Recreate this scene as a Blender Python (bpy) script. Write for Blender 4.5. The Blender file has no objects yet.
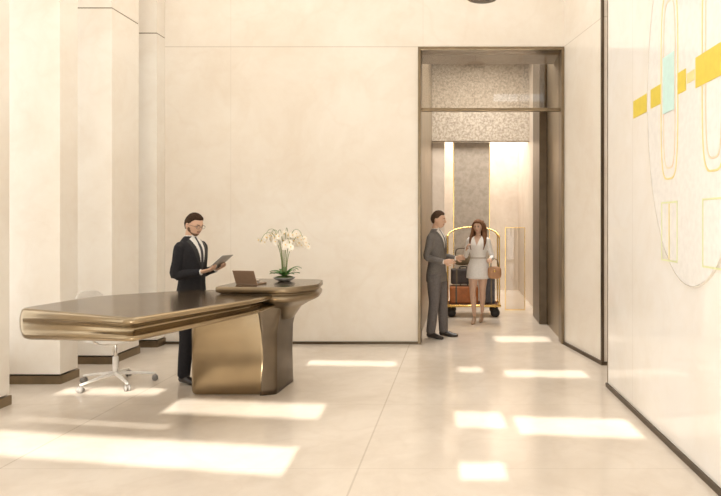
import bpy, bmesh, math, random
from mathutils import Vector, Matrix, noise
from mathutils.bvhtree import BVHTree
random.seed(7)
V=Vector
scene=bpy.context.scene
COL=scene.collection

# ---------------------------------------------------------------- materials
def nt(name):
    m=bpy.data.materials.new(name); m.use_nodes=True
    n=m.node_tree.nodes; l=m.node_tree.links
    return m,n,l,n['Principled BSDF']
def mat(name,col,rough=.5,metal=0.,var=.04,scale=20,bump=0.,spec=.5,emit=0):
    m,n,l,b=nt(name)
    b.inputs['Roughness'].default_value=rough; b.inputs['Metallic'].default_value=metal
    b.inputs['Specular IOR Level'].default_value=spec
    tc=n.new('ShaderNodeTexCoord'); no=n.new('ShaderNodeTexNoise'); no.inputs['Scale'].default_value=scale
    l.new(tc.outputs['Object'],no.inputs['Vector'])
    r=n.new('ShaderNodeValToRGB')
    r.color_ramp.elements[0].position=.3; r.color_ramp.elements[1].position=.7
    r.color_ramp.elements[0].color=(*[max(0,c*(1-var)) for c in col],1)
    r.color_ramp.elements[1].color=(*[min(1,c*(1+var)) for c in col],1)
    l.new(no.outputs['Fac'],r.inputs['Fac']); l.new(r.outputs['Color'],b.inputs['Base Color'])
    if bump:
        bu=n.new('ShaderNodeBump'); bu.inputs['Strength'].default_value=bump; bu.inputs['Distance'].default_value=.01
        l.new(no.outputs['Fac'],bu.inputs['Height']); l.new(bu.outputs['Normal'],b.inputs['Normal'])
    return m
def marble(name,c1,c2,c3,scale=1.2,rough=.3,joints=None,spec=.5,vein=.14,lo=.34,hi=.60):
    m,n,l,b=nt(name)
    tc=n.new('ShaderNodeTexCoord')
    a=n.new('ShaderNodeTexNoise'); a.inputs['Scale'].default_value=scale; a.inputs['Detail'].default_value=9; a.inputs['Roughness'].default_value=.66; a.inputs['Distortion'].default_value=.3
    l.new(tc.outputs['Object'],a.inputs['Vector'])
    r=n.new('ShaderNodeValToRGB'); e=r.color_ramp.elements
    e[0].position=lo; e[0].color=(*c1,1); e[1].position=hi; e[1].color=(*c2,1)
    l.new(a.outputs['Fac'],r.inputs['Fac'])
    v=n.new('ShaderNodeTexNoise'); v.inputs['Scale'].default_value=scale*2.3; v.inputs['Detail'].default_value=10; v.inputs['Distortion'].default_value=.6
    l.new(tc.outputs['Object'],v.inputs['Vector'])
    r2=n.new('ShaderNodeValToRGB'); e=r2.color_ramp.elements
    e[0].position=.44; e[0].color=(0,0,0,1); e[1].position=.5; e[1].color=(1,1,1,1)
    x=e.new(.56); x.color=(0,0,0,1)
    l.new(v.outputs['Fac'],r2.inputs['Fac'])
    sc=n.new('ShaderNodeMath'); sc.operation='MULTIPLY'; sc.inputs[1].default_value=vein
    l.new(r2.outputs['Color'],sc.inputs[0])
    mx=n.new('ShaderNodeMixRGB'); mx.inputs['Color2'].default_value=(*c3,1)
    l.new(sc.outputs[0],mx.inputs['Fac']); l.new(r.outputs['Color'],mx.inputs['Color1'])
    out=mx.outputs['Color']
    if joints:
        sep=n.new('ShaderNodeSeparateXYZ'); l.new(tc.outputs['Object'],sep.inputs[0])
        for ax,off,per,w,dark in joints:
            ad=n.new('ShaderNodeMath'); ad.operation='ADD'; ad.inputs[1].default_value=-off+per*50+w/2
            l.new(sep.outputs[ax],ad.inputs[0])
            mo=n.new('ShaderNodeMath'); mo.operation='MODULO'; mo.inputs[1].default_value=per
            l.new(ad.outputs[0],mo.inputs[0])
            lt=n.new('ShaderNodeMath'); lt.operation='LESS_THAN'; lt.inputs[1].default_value=w
            l.new(mo.outputs[0],lt.inputs[0])
            mu=n.new('ShaderNodeMath'); mu.operation='MULTIPLY'; mu.inputs[1].default_value=dark
            l.new(lt.outputs[0],mu.inputs[0])
            m2=n.new('ShaderNodeMixRGB'); m2.inputs['Color2'].default_value=(.33,.26,.18,1)
            l.new(mu.outputs[0],m2.inputs['Fac']); l.new(out,m2.inputs['Color1']); out=m2.outputs['Color']
    l.new(out,b.inputs['Base Color'])
    b.inputs['Roughness'].default_value=rough; b.inputs['Specular IOR Level'].default_value=spec
    return m
def glassmat(name,tint=(1,1,1),refl=.08):
    m=bpy.data.materials.new(name); m.use_nodes=True
    n=m.node_tree.nodes; l=m.node_tree.links; n.clear()
    o=n.new('ShaderNodeOutputMaterial'); t=n.new('ShaderNodeBsdfTransparent'); t.inputs[0].default_value=(*tint,1)
    g=n.new('ShaderNodeBsdfGlossy'); g.inputs['Roughness'].default_value=.02
    mx=n.new('ShaderNodeMixShader'); mx.inputs[0].default_value=refl
    l.new(t.outputs[0],mx.inputs[1]); l.new(g.outputs[0],mx.inputs[2]); l.new(mx.outputs[0],o.inputs[0])
    return m

M_wall=marble('cream_marble_wall',(.795,.715,.615),(.865,.81,.73),(.70,.58,.46),.7,.30,joints=[(2,4.02,50,.012,.35),(0,-3.1,2.6,.008,.15)],vein=.12)
M_fin=marble('cream_marble_fin',(.82,.75,.66),(.885,.84,.77),(.72,.61,.50),.9,.35,vein=.10)
M_right=marble('polished_marble_wall',(.83,.78,.71),(.89,.86,.82),(.76,.66,.56),.7,.05,joints=[(1,3.1,2.33,.008,.2)],spec=.7,vein=.10)
M_floor=marble('marble_floor',(.64,.555,.465),(.75,.67,.58),(.54,.43,.33),.8,.15,joints=[(0,-.68,2.4,.013,.35),(1,5.6,1.45,.010,.16)],vein=.12)
M_bronze=mat('bronze_metal',(.24,.185,.12),.32,.9,.12,6)
M_bronze_l=mat('bronze_light',(.36,.29,.20),.30,.85,.12,3)
M_bronze_d=mat('bronze_dark',(.12,.09,.06),.35,.8,.12,6)
M_desk=mat('desk_bronze',(.33,.255,.16),.22,.95,.15,2.5)
M_desktop=mat('desk_dark_top',(.16,.115,.072),.20,.75,.2,4)
M_gold=mat('brass',(.85,.60,.22),.22,1.,.05,8)
M_white=mat('white_plastic',(.82,.80,.77),.4)
M_chrome=mat('chrome',(.75,.73,.70),.15,1.,.02)
M_black=mat('black_rubber',(.03,.03,.03),.5)
M_taupe=marble('taupe_stone',(.36,.30,.25),(.47,.41,.34),(.30,.24,.20),1.5,.4)
M_beige=marble('beige_stone',(.62,.54,.46),(.72,.65,.57),(.5,.4,.3),1.2,.4)
def speck(name,c1,c2,sc):
    m,n,l,b=nt(name)
    tc=n.new('ShaderNodeTexCoord'); vo=n.new('ShaderNodeTexNoise'); vo.inputs['Scale'].default_value=sc; vo.inputs['Detail'].default_value=7; vo.inputs['Roughness'].default_value=.75
    l.new(tc.outputs['Object'],vo.inputs['Vector']); r=n.new('ShaderNodeValToRGB')
    r.color_ramp.elements[0].color=(*c1,1); r.color_ramp.elements[0].position=.40
    r.color_ramp.elements[1].color=(*c2,1); r.color_ramp.elements[1].position=.60
    l.new(vo.outputs['Fac'],r.inputs[0]); l.new(r.outputs[0],b.inputs['Base Color']); b.inputs['Roughness'].default_value=.6
    return m
M_speck=speck('speckled_stone',(.27,.225,.175),(.52,.46,.38),22)
M_speck2=speck('mottled_stone_panel',(.38,.33,.27),(.48,.42,.36),9)
M_glass=glassmat('clear_glass',(.90,.88,.85),.07)
M_ceil=mat('ceiling_paint',(.86,.82,.76),.7)

# ---------------------------------------------------------------- mesh helpers
def empty(name,loc=(0,0,0),rz=0):
    e=bpy.data.objects.new(name,None); e.location=loc; e.rotation_euler=(0,0,rz); e.empty_display_size=.1
    COL.objects.link(e); return e
def mk(name,vs,fs,mats,parent=None,smooth=False,idx=None,bevel=0,seg=2,subd=0):
    me=bpy.data.meshes.new(name); me.from_pydata([tuple(v) for v in vs],[],fs); me.update()
    if not isinstance(mats,(list,tuple)): mats=[mats]
    for q in mats: me.materials.append(q)
    if idx: me.polygons.foreach_set('material_index',idx)
    if smooth: me.polygons.foreach_set('use_smooth',[True]*len(me.polygons))
    bm=bmesh.new(); bm.from_mesh(me); bmesh.ops.recalc_face_normals(bm,faces=bm.faces); bm.to_mesh(me); bm.free()
    o=bpy.data.objects.new(name,me); COL.objects.link(o)
    if parent: o.parent=parent
    if bevel:
        mo=o.modifiers.new('bevel','BEVEL'); mo.width=bevel; mo.segments=seg; mo.limit_method='ANGLE'
    return o
def boxgeo(x0,x1,y0,y1,z0,z1):
    vs=[(x,y,z) for z in (z0,z1) for y in (y0,y1) for x in (x0,x1)]
    return vs,[(0,2,3,1),(4,5,7,6),(0,1,5,4),(2,6,7,3),(0,4,6,2),(1,3,7,5)]
def boxes(name,lst,mats,parent=None,bevel=0,seg=2):
    vs=[];fs=[]
    for bx in lst:
        v,f=boxgeo(*bx[:6]); k=len(vs); vs+=v; fs+=[tuple(i+k for i in q) for q in f]
    return mk(name,vs,fs,mats,parent,bevel=bevel,seg=seg)
def prism(name,poly,z0,z1,mats,parent=None,bevel=0):
    k=len(poly); vs=[(x,y,z0) for x,y in poly]+[(x,y,z1) for x,y in poly]
    fs=[tuple(range(k))[::-1],tuple(range(k,2*k))]+[(i,(i+1)%k,k+(i+1)%k,k+i) for i in range(k)]
    return mk(name,vs,fs,mats,parent,bevel=bevel)
def cr(p0,p1,p2,p3,t):
    return .5*((2*p1)+(p2-p0)*t+(2*p0-5*p1+4*p2-p3)*t*t+(3*p1-p0-3*p2+p3)*t**3)
def tube(path,radii,ref=(1,0,0),seg=14,sub=4,cap=.5,closed=False):
    P=[V(p) for p in path]; R=[V((r,r)) if isinstance(r,(int,float)) else V(r) for r in radii]
    ref=V(ref); pts=[];rs=[]
    for i in range(len(P)-1):
        a=max(i-1,0); d=min(i+2,len(P)-1)
        for j in range(sub):
            t=j/sub; pts.append(cr(P[a],P[i],P[i+1],P[d],t)); rs.append(cr(R[a],R[i],R[i+1],R[d],t))
    pts.append(P[-1]); rs.append(R[-1])
    vs=[];fs=[]
    tang=[]
    for i in range(len(pts)):
        t=(pts[min(i+1,len(pts)-1)]-pts[max(i-1,0)]).normalized(); tang.append(t)
    if cap:
        t0=tang[0]; t1=tang[-1]; m0=min(rs[0])*cap; m1=min(rs[-1])*cap
        pre=[(pts[0]-t0*m0,rs[0]*.35,t0),(pts[0]-t0*m0*.7,rs[0]*.75,t0)]
        post=[(pts[-1]+t1*m1*.7,rs[-1]*.75,t1),(pts[-1]+t1*m1,rs[-1]*.35,t1)]
    else: pre=[];post=[]
    rings=pre+[(p,r,t) for p,r,t in zip(pts,rs,tang)]+post
    for p,r,t in rings:
        s=ref-t*ref.dot(t)
        if s.length<1e-4: s=V((0,1,0))-t*t.y
        s.normalize(); f=t.cross(s)
        for k in range(seg):
            a=2*math.pi*k/seg; vs.append(p+s*(r.x*math.cos(a))+f*(r.y*math.sin(a)))
    for i in range(len(rings)-1):
        for k in range(seg):
            a=i*seg+k; b2=i*seg+(k+1)%seg; fs.append((a,b2,b2+seg,a+seg))
    fs.append(tuple(range(seg))[::-1]); k=(len(rings)-1)*seg; fs.append(tuple(range(k,k+seg)))
    return vs,fs
def ellipsoid(c,r,seg=14,rings=9,M=None):
    vs=[];fs=[]; c=V(c)
    vs.append(V((0,0,r[2])))
    for i in range(1,rings):
        a=math.pi*i/rings
        for k in range(seg):
            b2=2*math.pi*k/seg; vs.append(V((r[0]*math.sin(a)*math.cos(b2),r[1]*math.sin(a)*math.sin(b2),r[2]*math.cos(a))))
    vs.append(V((0,0,-r[2])))
    for k in range(seg): fs.append((0,1+k,1+(k+1)%seg))
    for i in range(rings-2):
        for k in range(seg):
            a=1+i*seg+k; b2=1+i*seg+(k+1)%seg; fs.append((a,a+seg,b2+seg,b2))
    last=len(vs)-1; o=1+(rings-2)*seg
    for k in range(seg): fs.append((o+(k+1)%seg,o+k,last))
    if M: vs=[M@v for v in vs]
    return [c+v for v in vs],fs
class Geo:
    def __init__(s): s.v=[];s.f=[];s.i=[]
    def add(s,g,idx=0,M=None):
        k=len(s.v); s.v+=[(M@V(v)) if M else V(v) for v in g[0]]; s.f+=[tuple(q+k for q in f) for f in g[1]]
        s.i+= idx if isinstance(idx,list) else [idx]*len(g[1])
    def make(s,name,mats,parent=None,smooth=True,**k): return mk(name,s.v,s.f,mats,parent,smooth,s.i,**k)
def lathe(prof,c=(0,0,0),seg=24):
    vs=[];fs=[]
    for r,z in prof:
        for k in range(seg):
            a=2*math.pi*k/seg; vs.append(V((c[0]+r*math.cos(a),c[1]+r*math.sin(a),c[2]+z)))
    for i in range(len(prof)-1):
        for k in range(seg):
            a=i*seg+k;b2=i*seg+(k+1)%seg; fs.append((a,b2,b2+seg,a+seg))
    fs.append(tuple(range(seg))[::-1]); k=(len(prof)-1)*seg; fs.append(tuple(range(k,k+seg)))
    return vs,fs

# ---------------------------------------------------------------- camera
cam=bpy.data.cameras.new('camera'); co=bpy.data.objects.new('camera',cam); COL.objects.link(co)
co.location=(0,0,1.65); co.rotation_euler=(math.radians(90),0,0)
cam.sensor_width=36; cam.lens=620/721*36; cam.shift_x=-99.5/721; cam.shift_y=-26/721; cam.clip_start=.05
scene.camera=co

# ---------------------------------------------------------------- room shell
CZ=8.6
boxes('floor',[(-5.2,3.2,-2.4,15.2,-.12,0)],M_floor)
boxes('wall_back',[(-4.95,-.568,8.385,8.6,0,CZ),(-.568,1.407,8.385,8.6,4.017,CZ)],M_wall)
prism('wall_right_recess',[(1.407,8.385),(1.65,7.154),(3.1,7.154),(3.1,8.6),(1.407,8.6)],0,CZ,M_wall)
def rx(y): return 1.48+(6.2-y)*.04
prism('wall_right',[(rx(6.2),6.2),(3.1,6.2),(3.1,-2.2),(rx(-2.2),-2.2)],0,CZ,M_right)
boxes('wall_right_niche',[(3.1,3.2,6.0,7.3,0,CZ)],M_wall)
boxes('ceiling',[(-4.95,-4.2,-2.3,8.6,CZ,CZ+.2),(1.25,3.2,-2.3,8.6,CZ,CZ+.2),(-4.2,1.25,7.9,8.6,CZ,CZ+.2),(-4.2,1.25,-2.3,.8,CZ,CZ+.2)],M_ceil)
p=empty('skylight')  # unseen roof opening, added so the sky fills the room with light
boxes('glazing_bars',[(-4.2,1.25,.8+i*1.42-.03,.8+i*1.42+.03,CZ+.04,CZ+.14) for i in range(6)]+[(-1.5,-1.44,.8,7.9,CZ+.04,CZ+.14)],M_bronze,p)
XW0,XW1=-4.95,-4.75
SL=[(-.9,.5),(1.2,2.35),(2.95,3.85),(4.55,5.2),(5.7,6.25),(6.68,7.12),(7.86,8.13)]
L=[];y=-2.2
for ya,yb in SL:
    L.append((XW0,XW1,y,ya,0,CZ)); y=yb
    L.append((XW0,XW1,ya,yb,0,.3)); L.append((XW0,XW1,ya,yb,8.0,CZ))
L.append((XW0,XW1,y,8.6,0,CZ))
boxes('wall_left',L,M_fin)
for k,(ya,yb) in enumerate(SL):
    p=empty('window_%d'%(k+1)); t=.02; za,zb_=.3,8.0  # unseen full-height windows, added to bring in fill light from the left
    boxes('frame',[(-4.90,-4.84,ya,ya+t,za,zb_),(-4.90,-4.84,yb-t,yb,za,zb_),(-4.90,-4.84,ya,yb,za,za+t),(-4.90,-4.84,ya,yb,zb_-t,zb_),(-4.90,-4.84,ya,yb,4.1,4.14)],M_bronze,p)
fins=[(-4.07,-1.6,-1.0),(-4.07,.6,1.1),(-4.07,2.45,2.85),(-4.07,3.95,4.45),(-4.07,5.3,5.6),(-4.07,6.31,6.6),(-4.04,7.2,7.8),(-3.99,8.16,8.383)]
for i,(x,a,b) in enumerate(fins):
    p=empty('pier' if i==0 else 'pier.%03d'%i,(0,a,0))
    a,b=0,b-a; e=0 if i==7 else .012
    boxes('shaft',[(-4.749,x,a,b,.1,4.13),(-4.749,x,a,b,4.143,CZ-.002)],M_fin,p)
    boxes('reveal',[(-4.749,x-.004,a+.004,b-e,4.13,4.143)],M_bronze,p)
    boxes('plinth',[(-4.749,x+.012,a-.012,b+e,.001,.085)],M_bronze,p)
boxes('baseboard_back',[(-3.978,-.568,8.365,8.385,0,.035)],M_bronze_d)
prism('baseboard_right',[(rx(6.2)-.02,6.22),(rx(6.2)+.6,6.22),(rx(6.2)+.6,6.2),(rx(6.2),6.2),(rx(-2.2),-2.2),(rx(-2.2)-.02,-2.2)],0,.04,M_bronze_d)
prism('baseboard_recess',[(1.407,8.385),(1.387,8.385),(1.63,7.134),(2.4,7.134),(2.4,7.154),(1.65,7.154)],0,.04,M_bronze_d)
prism('trim_1',[(1.65,7.154),(1.641,7.19),(1.631,7.19),(1.641,7.144),(1.66,7.144),(1.66,7.154)],.04,CZ-.01,M_bronze_d)
prism('trim_2',[(rx(6.2)-.005,6.2),(rx(6.2)-.005,6.212),(rx(6.2)+.03,6.212),(rx(6.2)+.03,6.2)],.05,CZ-.01,M_bronze)
# unseen front facade: open below, holes above shaped to throw the floor's sun patches
SX,SZ=-.05,-.5
def fh(x0,x1,Ya,Yb):
    yc=(Ya+Yb)/2+2.25
    return (x0-SX*yc,x1-SX*yc,-SZ*(Ya+2.25),-SZ*(Yb+2.25))
base=[(-2.6,-1.2,5.20,5.66,.14),(-3.7,-1.17,4.05,4.58,.17),(-2.0,-.75,7.1,7.38,.08),(.46,1.40,4.74,5.22,.12),(-.04,.36,4.98,5.42,.1),
         (.49,1.40,6.58,6.92,.06),(0,.30,3.98,4.28,.1),(.49,1.25,8.55,9.0,0),(-.02,.24,6.84,7.1,0),(-3.9,-2.9,5.92,6.2,.05),(-3.7,-2.35,4.98,5.06,.17)]
patches=[]
for x0,x1,ya,yb,sl_ in base:
    n_=max(1,int((x1-x0)*sl_/.02))
    for i in range(n_):
        a=x0+(x1-x0)*i/n_; b=x0+(x1-x0)*(i+1)/n_; sh=sl_*(x1-(a+b)/2)
        patches.append((a,b,ya+sh,yb+sh*.9))
H=[]
for q in patches: H.append(fh(*q))
xs=sorted({-4.95,3.1,*[h[0] for h in H],*[h[1] for h in H]})
xs=[x for i,x in enumerate(xs) if i==0 or x-xs[i-1]>1e-5]
L=[]
for i in range(len(xs)-1):
    cx=(xs[i]+xs[i+1])/2
    iv=sorted((h[2],h[3]) for h in H if h[0]<cx<h[1]); z=2.85
    for a,b in iv:
        if a>z: L.append((xs[i],xs[i+1],-2.3,-2.27,z,a))
        z=max(z,b)
    L.append((xs[i],xs[i+1],-2.3,-2.27,z,CZ))
boxes('wall_front',L,M_fin)
p=empty('window_facade')  # unseen lower openings, added for sky light and sun bounce
L=[(-4.95,3.1,-2.3,-2.2,0,.12)]
for i in range(7): L.append((-4.95+i*1.33,-4.87+i*1.33,-2.32,-2.2,0,2.85))
boxes('mullions',L,M_bronze,p)

# ---------------------------------------------------------------- door portal & vestibule
p=empty('door_1')
Y0,Y1=8.36,8.62
boxes('frame',[(-.568,-.53,Y0,Y1,0,4.017),(1.37,1.407,Y0,Y1,0,4.017),(-.53,1.37,Y0,Y1,3.975,4.017),
               (-.53,1.37,8.46,8.54,3.165,3.21)],M_bronze,p,bevel=.004)
boxes('transom_glass',[(-.53,1.37,8.505,8.515,3.21,3.975)],M_glass,p)
boxes('wall_vestibule_left',[(-.77,-.57,8.6,15.2,0,5)],M_bronze_l)
boxes('wall_vestibule_right',[(1.407,1.6,8.6,10.0,0,5)],M_bronze_l)
boxes('wall_vestibule_right_far',[(1.407,1.6,10.0,15.2,0,5)],M_beige)
boxes('column_bronze',[(1.28,1.407,10.0,10.9,0,4.9)],M_bronze_d,bevel=.01)
boxes('ceiling_vestibule',[(-.77,1.6,8.6,15.2,4.9,5.0),(-.57,1.407,8.6,9.35,4.03,4.12)],M_taupe)
boxes('wall_vestibule_end',[(-.77,1.6,15.0,15.2,0,4.9)],M_beige)
boxes('wall_header_stone',[(-.57,1.407,12.6,12.8,3.3,4.9)],M_speck)
boxes('stone_panel',[(-.12,.60,12.801,12.95,0,3.298)],M_speck2)
boxes('stone_panel.001',[(-.569,-.32,12.801,12.95,0,3.298)],M_beige)
boxes('trim_3',[(-.14,-.121,12.801,12.97,0,3.298),(.601,.615,12.801,12.97,0,3.298)],M_gold)
p=empty('glass_screen')
def gs(x0,x1,y,z1):
    t=.014
    boxes('screen_frame',[(x0,x0+t,y,y+t,0,z1),(x1-t,x1,y,y+t,0,z1),(x0+t,x1-t,y,y+t,z1-t,z1),(x0+t,x1-t,y,y+t,0,t)],M_gold,p)
    boxes('pane',[(x0+t,x1-t,y+.005,y+.012,t,z1-t)],M_glass,p)
gs(.84,1.22,11.6,1.55)
p=empty('pendant_lamp')
g=Geo(); g.add(lathe([(.02,.07),(.10,.055),(.16,.02),(.175,.0),(.16,-.005),(.05,-.008)],(.25,7.0,4.175)),0)
g.make('shade',[M_bronze_d],p)
g=Geo(); g.add(tube([(.25,7.0,4.21),(.25,7.0,CZ+.05)],[.006,.006],seg=8,sub=1),0); g.make('cord',[M_black],p)

# ---------------------------------------------------------------- wall artwork on right wall
M_disc=mat('artwork_white_enamel',(.83,.81,.78),.12)
M_yel=mat('artwork_gold_leaf',(.72,.57,.07),.35,.0)
M_yelp=mat('artwork_pale_gold',(.78,.66,.30),.4)
M_cyan=mat('artwork_aqua',(.56,.78,.74),.4)
M_pink=mat('artwork_peach',(.82,.62,.46),.4)
p=empty('wall_artwork')
def wp(y,z,off): return V((rx(y)-off,y,z))
def shape(name,pts,off,th,m):
    k=len(pts); vs=[wp(y,z,off+th) for y,z in pts]+[wp(y,z,off) for y,z in pts]
    fs=[tuple(range(k)),tuple(range(k,2*k))[::-1]]+[(i,(i+1)%k,k+(i+1)%k,k+i) for i in range(k)]
    mk(name,vs,fs,m,p)
def ringo(name,cy,cz,ry,rz,w,off,th,m,n=72,sq=2.0):
    vs=[];fs=[]
    def e(a,ry,rz):
        c,s=math.cos(a),math.sin(a)
        return cy+ry*math.copysign(abs(c)**(2/sq),c),cz+rz*math.copysign(abs(s)**(2/sq),s)
    for i in range(n):
        a=2*math.pi*i/n
        for (q,o) in ((0,off),(0,off+th),(w,off+th),(w,off)):
            y,z=e(a,ry-q,rz-q); vs.append(wp(y,z,o))
    for i in range(n):
        j=(i+1)%n
        for k in range(4): fs.append((i*4+k,i*4+(k+1)%4,j*4+(k+1)%4,j*4+k))
    mk(name,vs,fs,m,p,smooth=False)
CY,CZa=4.18,2.62
shape('disc',[(CY+.83*math.cos(a),CZa+1.40*math.sin(a)) for a in [2*math.pi*i/64 for i in range(64)]],0,.012,M_disc)
ringo('rim',CY,CZa,.84,1.41,.006,0,.014,mat('artwork_rim',(.76,.72,.65),.3))
for cy in (4.545,3.82):
    ringo('loop',cy,2.66,.17,.70,.014,.012,.003,M_yelp,sq=4)
    ringo('loop_inner',cy,2.66,.12,.62,.014,.012,.003,M_pink,sq=4)
def frm(y0,y1,z0,z1,w,m):
    shape('line',[(y0,z0),(y0+w,z0),(y0+w,z1),(y0,z1)],.012,.003,m); shape('line',[(y1-w,z0),(y1,z0),(y1,z1),(y1-w,z1)],.012,.003,m)
    shape('line',[(y0+w,z0),(y1-w,z0),(y1-w,z0+w),(y0+w,z0+w)],.012,.003,m); shape('line',[(y0+w,z1-w),(y1-w,z1-w),(y1-w,z1),(y0+w,z1)],.012,.003,m)
M_green=mat('artwork_soft_green',(.68,.72,.42),.4)
frm(4.39,4.70,1.36,1.80,.012,M_green); shape('line',[(4.537,1.375),(4.553,1.375),(4.553,1.785),(4.537,1.785)],.0125,.003,M_yelp)
frm(3.66,3.98,1.36,1.80,.012,M_green)
def band(a,b,z0,z1,m,off=.012): shape('band',[(a,z0),(b,z0),(b,z1),(a,z1)],off,.004,m)
band(5.05,5.40,2.55,2.70,M_yel,0); band(4.72,4.93,2.55,2.70,M_yel)
band(4.44,4.66,2.46,2.88,M_cyan,.014); band(4.24,4.38,2.55,2.70,M_yel)
band(4.10,4.22,2.59,2.66,M_yelp); band(3.70,4.08,2.53,2.73,M_yel); band(3.4,3.66,2.53,2.73,M_yel)

# ---------------------------------------------------------------- reception desk
desk=empty('reception_desk')
def round_poly(pts,rad,n=6):
    out=[];k=len(pts)
    for i in range(k):
        P=V(pts[i]);A=V(pts[i-1]);B=V(pts[(i+1)%k]); r=rad[i] if isinstance(rad,list) else rad
        a=(A-P).normalized();b=(B-P).normalized()
        p0=P+a*r;p1=P+b*r
        for j in range(n+1):
            t=j/n; out.append((1-t)**2*p0+2*t*(1-t)*P+t*t*p1)
    return out
def inset(poly,d):
    k=len(poly);out=[]
    area=sum(poly[i].x*poly[(i+1)%k].y-poly[(i+1)%k].x*poly[i].y for i in range(k))
    s=1 if area>0 else -1
    for i in range(k):
        t=(poly[(i+1)%k]-poly[i-1]).normalized(); nrm=V((-t.y,t.x))*s; out.append(poly[i]+nrm*d)
    return out
def loft(name,rings,m,parent,idx=None,smooth=True,mats=None):
    vs=[];fs=[];k=len(rings[0])
    for r in rings: vs+=r
    for i in range(len(rings)-1):
        for j in range(k): fs.append((i*k+j,i*k+(j+1)%k,(i+1)*k+(j+1)%k,(i+1)*k+j))
    fs.append(tuple(range(k))); fs.append(tuple(range((len(rings)-1)*k,len(rings)*k)))
    o=mk(name,vs,fs,mats or m,parent,smooth)
    if mats:
        o.data.polygons[len(fs)-2].material_index=1
    for f in (len(fs)-2,len(fs)-1): o.data.polygons[f].use_smooth=False
    return o
sl=round_poly([(-2.28,4.30),(-1.74,5.45),(-1.70,6.14),(-2.2,6.20),(-2.70,6.10),(-3.32,5.62),(-3.45,4.82)],[.10,.12,.06,.1,.2,.22,.10],7)
def zb(x): return .73+(x+3.41)/(1.66)*.115
def sstep0(t): t=max(0,min(1,t)); return t*t*(3-2*t)
def slabring(t,ins,gr=0):
    return [V((q.x,q.y,.98-t*(.98-zb(q.x)))) for q in (p_+ (n_-p_)*(sstep0((p_.x+3.0)/.8)) for p_,n_ in zip(inset(sl,ins),inset(sl,ins+gr)))]
loft('cantilever_top',[slabring(*a) for a in [(0,.035),(.01,.02),(.05,.006),(.12,0),(.22,-.006,.006),(.28,-.008,.02),(.34,-.01,.07),(.46,-.01,.11),(.60,-.008,.11),(.70,-.004,.07),(.76,0,.02),(.86,.008,.004),(.94,.02),(1,.05),(1.0,.09)]],None,desk,mats=[M_desk,M_desktop])
uc=round_poly([(-2.28,5.74),(-1.56,5.66),(-1.36,5.98),(-1.43,6.5),(-2.22,6.6)],[.05,.12,.1,.1,.05],6)
C0=V((-1.78,6.2))
loft('transaction_counter',[[V((C0.x+(q.x-C0.x)*s,C0.y+(q.y-C0.y)*s,z)) for q in uc] for z,s in
   [(1.05,.97),(1.047,.99),(1.035,1),(1.005,1),(.995,.98),(.985,.93),(.975,.93),(.965,.97),(.95,.99),(.92,.97),(.90,.88),(.87,.72),(.82,.5),(.7,.3)]],None,desk,mats=[M_bronze,M_desktop])
blk=round_poly([(-2.57,5.90),(-1.84,5.90),(-1.84,6.38),(-2.57,6.38)],.06,6)
loft('pedestal',[[V((q.x,q.y,z)) for q in inset(blk,i)] for z,i in [(0,.03),(.012,.012),(.04,0),(.80,0),(.86,.01),(.9,.03)]],M_desk,desk)
pd=round_poly([(-1.90,5.88),(-1.76,5.94),(-1.73,6.46),(-1.92,6.48)],.03,5)
loft('side_support',[[V((C0.x+(q.x-C0.x)*s+dx,C0.y+(q.y-C0.y)*s2,z)) for q in pd] for z,s,s2,dx in
   [(0,1.05,1.0,0),(.05,1,.98,0),(.35,.9,.95,0),(.6,1,.97,0),(.75,1.3,1,.02),(.85,1.7,1,.05),(.93,2.2,1,.08)]],M_bronze_d,desk)

lp=empty('laptop',(-2.02,6.0,1.051),math.radians(166)); lp.scale=(.88,)*3
M_lap=mat('laptop_shell',(.40,.28,.20),.35,.6)
boxes('base',[(-.13,.13,-.10,.09,0,.014)],M_lap,lp,bevel=.004)
boxes('keyboard',[(-.115,.115,-.04,.075,.0141,.016)],M_black,lp)
o=boxes('lid',[(-.13,.13,-.004,.004,0,.16)],M_lap,lp,bevel=.003); o.location=(0,.092,.012); o.rotation_euler=(math.radians(-24),0,0)
o=boxes('screen',[(-.12,.12,-.0055,-.0045,.012,.15)],M_black,lp); o.location=(0,.092,.012); o.rotation_euler=(math.radians(-24),0,0)
np_=empty('notepad',(-2.13,6.32,1.052),.2)
boxes('pages',[(-.08,.08,-.05,.05,0,.010)],mat('paper',(.55,.48,.40),.7),np_,bevel=.002)

# orchid
orc=empty('potted_orchid',(-1.78,6.28,1.051))
M_pot=mat('pot_glaze',(.30,.30,.28),.3); M_leaf=mat('orchid_leaf',(.10,.24,.06),.4,0,.3,15); M_stem=mat('orchid_stem',(.22,.26,.11),.5)
M_pet=mat('orchid_petal',(.90,.84,.74),.5); M_yc=mat('orchid_centre',(.80,.55,.12),.5); M_moss=mat('moss',(.10,.14,.04),.9,0,.4,40,.5)
g=Geo(); g.add(lathe([(.05,0),(.065,.006),(.10,.025),(.11,.04),(.102,.042),(.09,.035),(.02,.036)]),0)
g.add(ellipsoid((0,0,.036),(.09,.09,.022)),1); g.make('pot',[M_pot,M_moss],orc)
g=Geo()
for i in range(18):
    a=i*2.4; ln=.14+.05*random.random(); w=.026; h=.03+.07*random.random()
    d=V((math.cos(a),math.sin(a),0)); s=V((-d.y,d.x,0))
    vs=[];fs=[]
    for j in range(8):
        t=j/7; c=d*(ln*t)+V((0,0,.045+h*math.sin(t*2.2)*1.0)); ww=w*math.sin(math.pi*(.12+.86*t))
        vs+=[c-s*ww+V((0,0,.006)),c,c+s*ww+V((0,0,.006))]
    for j in range(7):
        q=j*3; fs+=[(q,q+1,q+4,q+3),(q+1,q+2,q+5,q+4)]
    g.add((vs,fs),0)
g.make('leaves',[M_leaf],orc)
g=Geo()
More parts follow.
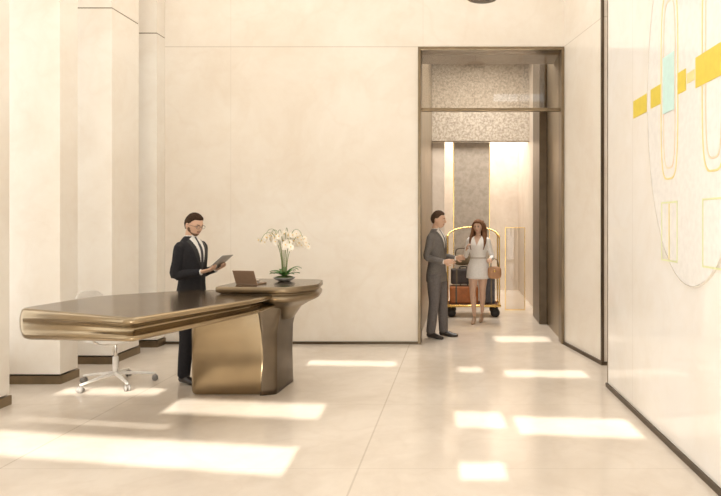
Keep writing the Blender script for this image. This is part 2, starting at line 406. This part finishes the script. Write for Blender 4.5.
def flower(g,c,nrm,r):
    nrm=nrm.normalized(); u=nrm.cross(V((0,0,1))).normalized(); w=u.cross(nrm)
    for k in range(5):
        a=2*math.pi*k/5+.3; d=u*math.cos(a)+w*math.sin(a); s=nrm.cross(d); wd=.62 if k in(1,3) else .42
        vs=[c];fs=[]
        prof=[(.35,wd*.7),(.7,wd),(.95,wd*.6)]
        for t,q in prof: vs+=[c+d*r*t-s*r*q+nrm*r*.18*t,c+d*r*t+nrm*r*.05,c+d*r*t+s*r*q+nrm*r*.18*t]
        vs.append(c+d*r*1.1)
        fs=[(0,1,2),(0,2,3),(1,4,5,2),(2,5,6,3),(4,7,8,5),(5,8,9,6),(7,10,8),(8,10,9)]
        g.add((vs,fs),1)
    g.add(ellipsoid(c+nrm*r*.2,(r*.2,r*.2,r*.2),6,5),2)
for i in range(9):
    a=i*.7+.2; lean=.09+.10*random.random(); hh=.40+.14*random.random()
    d=V((math.cos(a),.6*math.sin(a),0))
    pts=[V((0,0,.04))+d*.02,d*lean*.25+V((0,0,hh*.55)),d*lean*.7+V((0,0,hh*.95)),d*lean*1.25+V((0,0,hh*.98)),d*lean*1.6+V((0,0,hh*.80))]
    g.add(tube(pts,[.004,.0035,.003,.0025,.002],seg=6,sub=4),0)
    for j in range(7):
        t=j/6; q=pts[2].lerp(pts[4],t)+V((random.uniform(-.02,.02),random.uniform(-.03,.03),random.uniform(-.03,.03)))
        if j<2: q=pts[1].lerp(pts[2],.6+.25*j)+V((random.uniform(-.02,.02),0,0))
        flower(g,q,V((random.uniform(-.8,.8)+d.x,-1+random.uniform(-.3,.5),random.uniform(-.2,.4))),.026+.008*random.random())
g.make('flower_sprays',[M_stem,M_pet,M_yc],orc,smooth=False)

# office chair
ch=empty('office_chair',(-3.50,6.30,0),math.radians(82))
g=Geo()
for k in range(5):
    a=2*math.pi*k/5+.3; d=V((math.cos(a),math.sin(a),0)); s=V((-d.y,d.x,0))
    g.add(tube([d*.02+V((0,0,.115)),d*.18+V((0,0,.10)),d*.36+V((0,0,.075))],[(.026,.02),(.02,.015),(.014,.011)],ref=s,seg=10),0)
    g.add(tube([d*.36+V((0,0,.08)),d*.36+V((0,0,.035))],[.008,.008],seg=8,sub=1),1)
    for sg in(-1,1):
        c=d*.36+s*(sg*.016)+V((0,0,.03))
        g.add(tube([c-s*.008,c+s*.008],[.03,.03],ref=(0,0,1),seg=16,sub=1,cap=0),2)
g.add(tube([(0,0,.10),(0,0,.28)],[.028,.028],seg=14,sub=1),0)
g.add(tube([(0,0,.28),(0,0,.44)],[.016,.016],seg=12,sub=1),1)
g.add(tube([(-.1,0,.43),(.1,0,.43)],[(.08,.02),(.08,.02)],ref=(0,1,0),seg=12,sub=1),1)
g.make('base',[M_white,M_chrome,mat('caster_grey',(.28,.26,.24),.5)],ch)
def cushion(x,y,z,rx_,ry_,rz_,p1=3.2):
    vs,fs=ellipsoid((0,0,0),(1,1,1),24,14); o=[]
    for v in vs:
        q=(abs(v.x)**p1+abs(v.y)**p1+abs(v.z)**p1)**(1/p1); v=v/q; o.append(V((x+v.x*rx_,y+v.y*ry_,z+v.z*rz_)))
    return o,fs
g=Geo(); g.add(cushion(0,0,.475,.24,.24,.035),0); g.make('seat',[M_white],ch)
g=Geo()
vs,fs=cushion(0,0,0,.21,.02,.21)
g.add(([V((v.x,v.y+.27+.16*(v.z)+(-.25*v.x*v.x)*2+.02,v.z+.74)) for v in vs],fs),0)
g.add(tube([(0,.05,.43),(0,.24,.45),(0,.285,.60),(0,.30,.72)],[(.03,.012)]*4,seg=10),1)
for sx in(-1,1): g.add(tube([(sx*.10,.0,.44),(sx*.27,.02,.48),(sx*.28,.03,.63),(sx*.28,-.06,.66),(sx*.28,-.16,.66)],[.012,.012,.012,(.022,.012),(.022,.012)],ref=(1,0,0),seg=10),1)
g.make('backrest',[mat('chair_mesh_grey',(.66,.62,.57),.5),M_chrome],ch)

# luggage cart
ct=empty('luggage_cart',(.23,10.98,0))
g=Geo()
g.add(boxgeo(-.46,.46,-.28,.28,.19,.215),0)
g.add(tube([(-.46,-.28,.2),(.46,-.28,.2)],[.022,.022],seg=10,sub=1),0); g.add(tube([(-.46,.28,.2),(.46,.28,.2)],[.022,.022],seg=10,sub=1),0)
g.add(tube([(-.46,-.28,.2),(-.46,.28,.2)],[.022,.022],seg=10,sub=1),0); g.add(tube([(.46,-.28,.2),(.46,.28,.2)],[.022,.022],seg=10,sub=1),0)
for sy in(-.27,.27):
    pts=[V((-.45,sy,.2)),V((-.45,sy,1.0)),V((-.45,sy*.98,1.38))]
    for j in range(7):
        a=math.pi*(1-j/6); pts.append(V((.45*math.cos(a),sy*(.9-.85*math.sin(a)),1.40+.16*math.sin(a))))
    pts+= [V((.45,sy*.98,1.38)),V((.45,sy,1.0)),V((.45,sy,.2))]
    g.add(tube(pts,[.013]*len(pts),ref=(0,1,0),seg=10,sub=4),0)
g.add(tube([(-.45,-.25,1.38),(-.45,.25,1.38)],[.011,.011],seg=8,sub=1),0); g.add(tube([(.45,-.25,1.38),(.45,.25,1.38)],[.011,.011],seg=8,sub=1),0)
for sx in(-.38,.38):
    for sy in(-.22,.22):
        g.add(tube([(sx,sy,.19),(sx,sy,.09)],[.012,.012],seg=8,sub=1),0)
        g.add(tube([(sx,sy-.02,.08),(sx,sy+.02,.08)],[.08,.08],ref=(1,0,0),seg=20,sub=1,cap=0),1)
g.make('frame',[M_gold,M_black],ct)
boxes('carpet',[(-.43,.43,-.25,.25,.2155,.224)],mat('carpet_burgundy',(.12,.05,.03),.9,0,.2,80),ct)
def suitcase(name,x,y,z,w,d,h,m):
    e=empty(name,(x,y,z))
    boxes('shell',[(-w/2,w/2,-d/2,d/2,0,h)],m,e,bevel=.03,seg=4)
    boxes('straps',[(-w*.3,-w*.3+.03,-d/2-.004,d/2+.004,.004,h+.003),(w*.3-.03,w*.3,-d/2-.004,d/2+.004,.004,h+.003),(-w/2-.002,w/2+.002,-.006,.006,.01,h+.002)],M_bronze_d,e)
    g=Geo(); g.add(tube([(-.06,0,h),(-.055,0,h+.035),(.055,0,h+.035),(.06,0,h)],[.01]*4,ref=(0,1,0),seg=8),0); g.make('handle',[M_black],e)
suitcase('suitcase',.23-.16,10.98,.225,.5,.34,.30,mat('leather_tan',(.50,.17,.05),.45,0,.15,12))
suitcase('suitcase.001',.23-.17,10.98,.562,.44,.30,.26,mat('leather_dark',(.05,.035,.03),.45,0,.2,12))
suitcase('suitcase.002',.23+.26,11.0,.225,.24,.40,.52,mat('fabric_navy',(.10,.10,.12),.7,0,.2,40))
g=Geo(); g.add(cushion(.04,10.98,.98,.17,.12,.095,2.6),0)
g.add(tube([(-.08,10.98,1.05),(-.05,10.98,1.17),(.13,10.98,1.17),(.16,10.98,1.05)],[.009]*4,ref=(0,1,0),seg=8),1)
g.make('duffel_bag',[mat('canvas_olive',(.22,.17,.10),.8,0,.2,30),M_bronze_d])

# ---------------------------------------------------------------- people
def sstep(t): t=max(0,min(1,t)); return t*t*(3-2*t)
def ga(x,s): return math.exp(-(x/s)**2)
def head_dirs(seg=72,rings=56):
    D=[V((0,0,1))];F=[]
    for i in range(1,rings):
        a=math.pi*i/rings
        for k in range(seg):
            b=2*math.pi*k/seg; D.append(V((math.sin(a)*math.cos(b),math.sin(a)*math.sin(b),math.cos(a))))
    D.append(V((0,0,-1)))
    for k in range(seg): F.append((0,1+k,1+(k+1)%seg))
    for i in range(rings-2):
        for k in range(seg):
            a=1+i*seg+k;b=1+i*seg+(k+1)%seg; F.append((a,a+seg,b+seg,b))
    la=len(D)-1;o=1+(rings-2)*seg
    for k in range(seg): F.append((o+(k+1)%seg,o+k,la))
    return D,F
def headpt(d,fem=False):
    x,y,z=d; p=V((x*.075,y*.098,z*.116))
    if z<0:
        p.x*=1-(.34 if fem else .20)*(-z)**1.4
        if y>0: p.y*=1-.45*(-z)
    if y<0:
        fr=min(1,-y*1.6)
        p.y-=.026*ga(x,.13)*(sstep((z+.32)/.06) if z<-.24 else 1-sstep((z+.24)/.42))*fr*(1 if not fem else .8)
        p.y+=.008*(ga(abs(x)-.38,.2)*ga(z-.02,.12))*fr
        p.y-=.004*ga(z-.2,.08)*fr*(0.4 if fem else 1)
        p.y-=.007*ga(x,.30)*(ga(z+.46,.05)+ga(z+.56,.05))*fr
        p.y-=.016*ga(x,.4)*ga(z+.82,.2)
    return p
def build_head(G,M,fem=False,beard=False,glasses=False,long=False):
    D,F=head_dirs(); vs=[headpt(d,fem) for d in D]; idx=[]
    def hairline(x,y):
        if y<0: zt=.06+.48*sstep(-y*1.5)
        else: zt=.06-.62*sstep(y*1.7)
        if long: zt-=.45*(1-sstep(max(0,-y)*1.3))
        return zt
    for f in F:
        c=sum((D[i] for i in f),V((0,0,0)))/len(f); x,y,z=c; m=0
        if y<-.5:
            if abs(x)<.30 and -.58<z<-.45: m=9
            if .16<z<.22 and .18<abs(x)<.52: m=1
        if z>hairline(x,y)+.05: m=1
        if beard and m==0 and z<-.62+.25*max(0,y+.6)  and y<.1 : m=11
        if beard and m==0 and z<-.15 and -.35<y<.05 and abs(x)>.5: m=11
        if beard and m==0 and y<-.5 and -.44<z<-.37 and abs(x)<.3: m=11
        idx.append(m)
    G.add((vs,F),idx,M)
    hv=[]
    for d in D:
        x,y,z=d
        zt=hairline(x,y)
        o=sstep((z-zt)/.16); nz=noise.noise(d*7)*.003+noise.noise(V((d.x*24,d.y*24,d.z*6)))*.002
        th=(.009 if not fem else .016)
        k=-.006+o*(th+.006+nz)+ ((.003*max(0,z)+.007*max(0,-y)*max(0,z))*o)
        p=V((x*.075,y*.098,z*.116))
        if z<0:
            p.x*=1-.22*(-z)**1.4
            if y>0: p.y*=1-.45*(-z)
        if o<.01: k=-.02
        hv.append(p+V((x,y,z)).normalized()*k)
    G.add((hv,F),1,M)
    for s in(-1,1):
        G.add(ellipsoid((s*.076,.008,-.008),(.011,.019,.031)),0,M)
        G.add(ellipsoid((s*.029,-.0815,.003),(.0125,.010,.0058)),7,M)
        G.add(ellipsoid((s*.029,-.0895,.003),(.0050,.0035,.0050),10,6),8,M)
        G.add(tube([(s*.016,-.090,.006),(s*.029,-.0925,.0105),(s*.043,-.083,.006)],[.0022,.003,.002],ref=(0,0,1),seg=6,sub=3),0 if not fem else 8,M)
    if glasses:
        for s in(-1,1):
            pts=[V((s*.031+.023*math.cos(a),-.103,.003+.017*math.sin(a))) for a in [2*math.pi*i/12 for i in range(13)]]
            G.add(tube(pts,[.0015]*13,ref=(0,1,0),seg=6,sub=1,cap=0),8,M)
            G.add(tube([(s*.054,-.10,.006),(s*.078,-.05,.008),(s*.082,.01,.004)],[.0015]*3,ref=(0,0,1),seg=6,sub=2),8,M)
        G.add(tube([(-.009,-.105,.005),(.009,-.105,.005)],[.0015]*2,ref=(0,0,1),seg=6,sub=1),8,M)
def hand(G,w,d,n,side,curl=.5,sc=1.,m=0):
    w=V(w);d=V(d).normalized();n=V(n);n=(n-d*n.dot(d)).normalized(); s=d.cross(n)*side
    L=lambda a,b,c: w+d*(a*sc)+s*(b*sc)+n*(c*sc)
    G.add(tube([L(-.02,0,0),L(.02,0,0),L(.06,0,0),L(.09,0,.002)],[(.026*sc,.019*sc),(.032*sc,.018*sc),(.040*sc,.015*sc),(.038*sc,.012*sc)],ref=s,seg=14,sub=3),m)
    for i,(ln,bo) in enumerate([(.072,.028),(.080,.0095),(.074,-.0095),(.058,-.028)]):
        p=L(.084,bo,0);ang=.12+curl*.3; pts=[L(.07,bo*.95,0),p]
        for q,fr in enumerate((.45,.32,.25)):
            dr=d*math.cos(ang)+n*math.sin(ang)+s*(bo*.6*(1-curl)); p=p+dr.normalized()*(ln*fr*sc); pts.append(p); ang+=curl*.9
        G.add(tube(pts,[.009*sc,.0092*sc,.0085*sc,.0078*sc,.0062*sc],ref=s,seg=8,sub=2,cap=.8),m)
    pts=[L(.012,.020,.004),L(.035,.042,.010),L(.062,.052,.018+.01*curl),L(.085,.048,.024+.02*curl)]
    G.add(tube(pts,[.013*sc,.0115*sc,.010*sc,.0075*sc],ref=n,seg=8,sub=2,cap=.8),m)
def remesh(src,vox,paint,smooth=3):
    me=bpy.data.meshes.new('tmp'); me.from_pydata([tuple(v) for v in src.v],[],src.f); me.update()
    bm=bmesh.new(); bm.from_mesh(me); bmesh.ops.recalc_face_normals(bm,faces=bm.faces); bm.to_mesh(me); bm.free()
    o=bpy.data.objects.new('tmp',me); COL.objects.link(o)
    r=o.modifiers.new('r','REMESH'); r.mode='VOXEL'; r.voxel_size=vox
    s=o.modifiers.new('s','SMOOTH'); s.iterations=smooth; s.factor=.5
    dg=bpy.context.evaluated_depsgraph_get(); ev=o.evaluated_get(dg); m2=bpy.data.meshes.new_from_object(ev)
    bvh=BVHTree.FromPolygons([tuple(v) for v in src.v],src.f)
    vs=[v.co.copy() for v in m2.vertices]; fs=[tuple(p.vertices) for p in m2.polygons]; idx=[]
    for p in m2.polygons:
        c=p.center; h=bvh.find_nearest(c); lab=src.i[h[2]] if h[2] is not None else 0
        idx.append(paint(c,lab))
    bpy.data.objects.remove(o); bpy.data.meshes.remove(me); bpy.data.meshes.remove(m2)
    return (vs,fs),idx
def finish(G,name,loc,rz,mats,scale=1.):
    zm=min(v.z for v in G.v)
    for v in G.v: v.z-=zm
    o=G.make(name,mats); o.location=loc; o.rotation_euler=(0,0,rz); o.scale=(scale,)*3
    return o
def shoe(B,hx,hy,ang,heel=False,pitch=0.):
    d=V((math.sin(ang),-math.cos(ang),0)); s=V((d.y,-d.x,0)); c=V((hx,hy,0))
    P=lambda a,z: c+d*a+V((0,0,z))
    B.add(tube([P(-.045,.045),P(.0,.055),P(.07,.045),P(.14,.032),P(.205,.026)],[(.032,.036),(.038,.045),(.042,.038),(.046,.028),(.034,.020)],ref=s,seg=14,sub=3),6)
def man(name,loc,rz,suit,trous,shirt,tie,hairc,arms,legs,headM,hands,beard=False,glasses=False,scale=1.):
    B=Geo()
    for s,(hip,knee,ank) in zip((-1,1),legs):
        B.add(tube([hip,V(hip).lerp(V(knee),.5),knee,V(knee).lerp(V(ank),.5),ank],[(.098,.11),(.088,.096),(.068,.074),(.062,.072),(.056,.066)],seg=18,sub=4),3)
        shoe(B,ank[0],ank[1]-.0,-s*-.0+ s*.18)
    B.add(tube([(0,0,.82),(0,0,.92),(0,0,1.02)],[(.15,.11),(.165,.12),(.155,.11)],seg=20),3)
    B.add(tube([(0,.01,.80),(0,.01,.90),(0,.0,1.08),(0,-.005,1.24),(0,0,1.36),(0,.012,1.44),(0,.02,1.50),(0,.022,1.535)],
               [(.184,.132),(.180,.132),(.156,.115),(.172,.126),(.190,.128),(.182,.106),(.115,.078),(.066,.062)],seg=28,sub=5,cap=.15),2)
    for (sh,el,wr) in arms:
        sh=V(sh);el=V(el);wr=V(wr)
        B.add(tube([V((sh.x*.72,.012,sh.z+.005)),sh,sh.lerp(el,.5),el,el.lerp(wr,.5),wr],[(.050,.052),(.058,.060),(.054,.056),(.048,.050),(.042,.044),(.035,.037)],ref=(0,1,0),seg=16,sub=4,cap=.3),2)
    B.add(tube([(0,.025,1.48),(0,.012,1.56),(0,.0,1.62)],[(.060,.062),(.056,.058),(.053,.056)],seg=16),0)
    def paint(c,lab):
        if lab==0 and c.z<1.55: return 4
        if lab in(2,0) and c.y<-.03 and 1.17<c.z<1.56:
            w=(c.z-1.17)*.24
            if abs(c.x)<w*.95:
                return 5 if abs(c.x)<.016+.012*(1.5-c.z) else 4
            if lab==2 and abs(c.x)<w+.045*min(1,(c.z-1.15)*6): return 10
        if lab==2 and c.y<-.05 and abs(c.x)<.004 and c.z<1.17: return 10
        return lab
    g,idx=remesh(B,.0055,paint)
    G=Geo(); G.add(g,idx)
    build_head(G,headM,beard=beard,glasses=glasses)
    for h in hands:
        w,d,n,sd,cu=h; w=V(w);d=V(d).normalized()
        G.add(tube([w-d*.03,w+d*.012],[.032,.031],ref=n,seg=14,sub=1,cap=.1),4)
        hand(G,w+d*.015,d,n,sd,cu)
    mats=[mat(name+'_skin',(.64,.41,.29),.5,spec=.3),mat(name+'_hair',hairc,.8,0,.3,90,0,.05),mat(name+'_jacket',suit,.85,0,.12,60,.1,.2),mat(name+'_trousers',trous,.85,0,.12,60,0,.2),
          mat(name+'_shirt',shirt,.7),mat(name+'_tie',tie,.5),mat(name+'_shoe',(.03,.022,.018),.3),mat(name+'_eye',(.7,.68,.65),.3),M_black,mat(name+'_lips',(.48,.25,.18),.5),
          mat(name+'_lapel',[c*.65 for c in suit],.6),mat(name+'_beard',(.17,.10,.065),.8,0,.3,120,0,.1)]
    return finish(G,name,loc,rz,mats,scale)
def hm(loc,pitch,yaw,roll=0,s=1):
    return Matrix.Translation(loc)@Matrix.Rotation(yaw,4,'Z')@Matrix.Rotation(pitch,4,'X')@Matrix.Rotation(roll,4,'Y')@Matrix.Scale(s,4)
RZ1=math.radians(74)
man('receptionist_man',(-2.78,6.43,0),RZ1,(.024,.023,.026),(.022,.021,.024),(.78,.76,.73),(.03,.03,.04),(.050,.030,.019),
    arms=[((-.168,.01,1.42),(-.200,.04,1.14),(-.115,-.195,1.17)),((.168,.01,1.42),(.200,.03,1.14),(.105,-.215,1.19))],
    legs=[((-.085,0,.90),(-.095,-.012,.50),(-.10,.02,.085)),((.085,0,.90),(.10,-.02,.50),(.115,-.01,.085))],
    headM=hm((0,-.026,1.658),math.radians(15),math.radians(-12),0,1.04),
    hands=[((-.115,-.195,1.17),(.35,-1,.25),(.25,.1,1),-1,.45),((.105,-.215,1.19),(-.3,-1,.2),(-.3,.1,1),1,.45)],beard=True,glasses=True,scale=.98)
tb=empty('tablet',(0,0,0))
Mt=Matrix.Translation((-2.78,6.43,0))@Matrix.Rotation(RZ1,4,'Z')@Matrix.Translation((-.005,-.345,1.238))@Matrix.Rotation(math.radians(-38),4,'X')
tb.matrix_world=Mt
boxes('body',[(-.085,.085,-.12,.12,-.004,.004)],mat('tablet_shell',(.35,.34,.33),.3,.6),tb,bevel=.003)
boxes('screen',[(-.078,.078,-.11,.11,.0041,.005)],M_black,tb)
man('visitor_man',(-.33,8.88,0),math.radians(66),(.17,.155,.145),(.15,.135,.13),(.72,.69,.65),(.10,.08,.08),(.085,.052,.034),
    arms=[((-.170,.01,1.42),(-.215,.05,1.15),(-.19,-.19,1.09)),((.170,.01,1.42),(.21,.0,1.15),(.19,-.20,1.12))],
    legs=[((-.085,0,.90),(-.095,.0,.50),(-.10,.05,.085)),((.085,0,.90),(.10,-.04,.50),(.11,-.05,.085))],
    headM=hm((0,-.02,1.672),math.radians(5),math.radians(8),0,1.04),
    hands=[((-.19,-.19,1.09),(.05,-1,.05),(.9,.1,-.2),-1,.35),((.19,-.20,1.12),(-.05,-1,.1),(-.9,.1,-.2),1,.35)],scale=1.01)
def woman(name,loc,rz):
    B=Geo()
    legs=[((-.08,.0,.88),(-.075,-.09,.49),(-.045,-.10,.12)),((.08,.0,.88),(.072,.0,.50),(.045,.13,.15))]
    for s,(hip,knee,ank) in zip((-1,1),legs):
        k=V(knee);a=V(ank)
        B.add(tube([hip,V(hip).lerp(k,.5),k,k.lerp(a,.33)+V((0,.012,0)),k.lerp(a,.7),ank],[(.092,.10),(.075,.082),(.050,.055),(.050,.056),(.034,.038),(.027,.031)],seg=16,sub=4),0)
        c=a; P=lambda y,z: V((c.x,c.y+y,z))
        b=0 if s<0 else .02
        B.add(tube([P(.03,.085+b),P(-.02,.075+b),P(-.09,.03+b*.6),P(-.15,.016+b*.3),P(-.185,.013)],[(.026,.032),(.030,.036),(.034,.022),(.032,.016),(.02,.012)],seg=12,sub=3),6)
        B.add(tube([P(.035,.09+b),P(.04,.008)],[.013,.007],seg=8,sub=2),6)
    B.add(tube([(0,.0,.73),(0,0,.84),(0,.008,.94),(0,0,1.07),(0,-.012,1.20),(0,-.016,1.27),(0,.0,1.36),(0,.008,1.40),(0,.012,1.425)],
               [(.200,.165),(.190,.155),(.172,.135),(.128,.10),(.148,.120),(.152,.128),(.150,.095),(.105,.07),(.055,.052)],seg=28,sub=4,cap=.1),2)
    arms=[((-.150,.01,1.345),(-.215,.03,1.08),(-.17,-.14,1.20)),((.150,.01,1.345),(.225,.04,1.08),(.235,-.17,1.05))]
    for sh,el,wr in arms:
        sh=V(sh);el=V(el);wr=V(wr)
        B.add(tube([V((sh.x*.7,.01,sh.z+.01)),sh,sh.lerp(el,.5),el,el.lerp(wr,.5),wr],[.045,.050,.045,.040,.034,.028],ref=(0,1,0),seg=14,sub=4,cap=.3),2)
    B.add(tube([(0,.015,1.38),(0,.01,1.45),(0,.0,1.52)],[(.044,.046),(.042,.044),(.042,.044)],seg=16),0)
    def paint(c,lab):
        if lab==2 and c.y<-.02 and 1.27<c.z and abs(c.x)<(c.z-1.27)*.4: return 0
        if lab==2 and abs(c.z-1.06)<.014 and abs(c.x)<.16: return 10
        return lab
    g,idx=remesh(B,.0055,paint); G=Geo(); G.add(g,idx)
    build_head(G,hm((0,-.01,1.568),math.radians(3),math.radians(-5),0,.97),fem=True,long=True)
    for s in(-1,1):
        for j in range(5):
            o=j*.018
            G.add(tube([V((s*.03,-.005+o,1.675)),V((s*(.075+.003*j),-.01+o,1.61)),V((s*(.090+.004*j),.005+o,1.50)),V((s*(.104+.010*(j%2)),-.03+o,1.40)),V((s*(.112-.008*j+.012*(j%2)),-.075+o,1.30)),V((s*(.10-.008*j),-.10+o,1.20-.03*(j%2)))],
               [.014,.026,.030,.032,.026,.008],ref=(0,1,0),seg=10,sub=4),1)
    for j in range(5):
        x=-.06+.03*j
        G.add(tube([V((x,.06,1.66)),V((x*1.2,.105,1.56)),V((x*1.4,.11,1.42)),V((x*1.4,.125,1.28)),V((x*1.3,.12,1.17))],[.025,.032,.034,.03,.01],seg=10,sub=4),1)
    hand(G,(-.17,-.14,1.20),(.3,-.5,.8),(.9,0,-.2),-1,.6,.88)
    hand(G,(.235,-.17,1.05),(-.1,-1,-.1),(-.6,0,-.8),1,.7,.88)
    mats=[mat(name+'_skin',(.70,.47,.35),.5,spec=.3),mat(name+'_hair',(.19,.09,.045),.6,0,.3,60,0,.2),mat(name+'_dress',(.88,.86,.84),.7,0,.04,40,.2),M_black,M_white,M_black,
          mat(name+'_shoe',(.45,.30,.2),.35),mat(name+'_eye',(.7,.68,.65),.3),M_black,mat(name+'_lips',(.58,.24,.20),.4),mat(name+'_belt',(.60,.55,.50),.5),M_black]
    return finish(G,name,loc,rz,mats,1.0)
woman('visitor_woman',(.30,10.22,0),math.radians(-12))
hb=empty('handbag',(.56,10.05,.72))
g=Geo(); g.add(cushion(0,0,.11,.11,.055,.10,4),0); g.make('body',[mat('handbag_leather',(.50,.27,.14),.45,0,.15,15)],hb,)
g=Geo()
for y in(-.03,.03): g.add(tube([(-.06,y,.20),(-.05,y*.6,.29),(0,y*.3,.335),(.05,y*.6,.29),(.06,y,.20)],[.006]*5,ref=(0,1,0),seg=8),0)
g.add(boxgeo(-.02,.02,-.060,-.055,.12,.15),1)
g.make('handles',[M_bronze_d,M_gold],hb)

# ---------------------------------------------------------------- lights
sun=bpy.data.lights.new('sun','SUN'); so=bpy.data.objects.new('sun',sun); COL.objects.link(so)
d=V((SX,1,SZ)); so.rotation_euler=d.to_track_quat('-Z','Y').to_euler(); sun.energy=9.5; sun.angle=.008; sun.color=(1,.95,.85)
so.location=(1,-10,10)
def area(name,loc,size,sy,e,col=(1,.93,.82),rot=(0,0,0)):
    a=bpy.data.lights.new(name,'AREA'); a.shape='RECTANGLE'; a.size=size; a.size_y=sy; a.energy=e; a.color=col
    o=bpy.data.objects.new(name,a); o.location=loc; o.rotation_euler=rot; COL.objects.link(o)
area('ceiling_light_vestibule',(.4,10.6,4.85),1.2,2.0,150,(1,.94,.86))  # added fill lamp, hidden above the doorway, brightens the vestibule
area('ceiling_light_vestibule_end',(.5,14.0,4.7),1.4,1.2,150,(1,.94,.86))  # second added fill lamp, out of view, brightens the far end
w=bpy.data.worlds.new('world'); scene.world=w; w.use_nodes=True
bg=w.node_tree.nodes['Background']; bg.inputs[0].default_value=(1.0,.975,.925,1); bg.inputs[1].default_value=2.55
scene.view_settings.view_transform='Standard'
scene.view_settings.look='None'
scene.view_settings.exposure=0.0
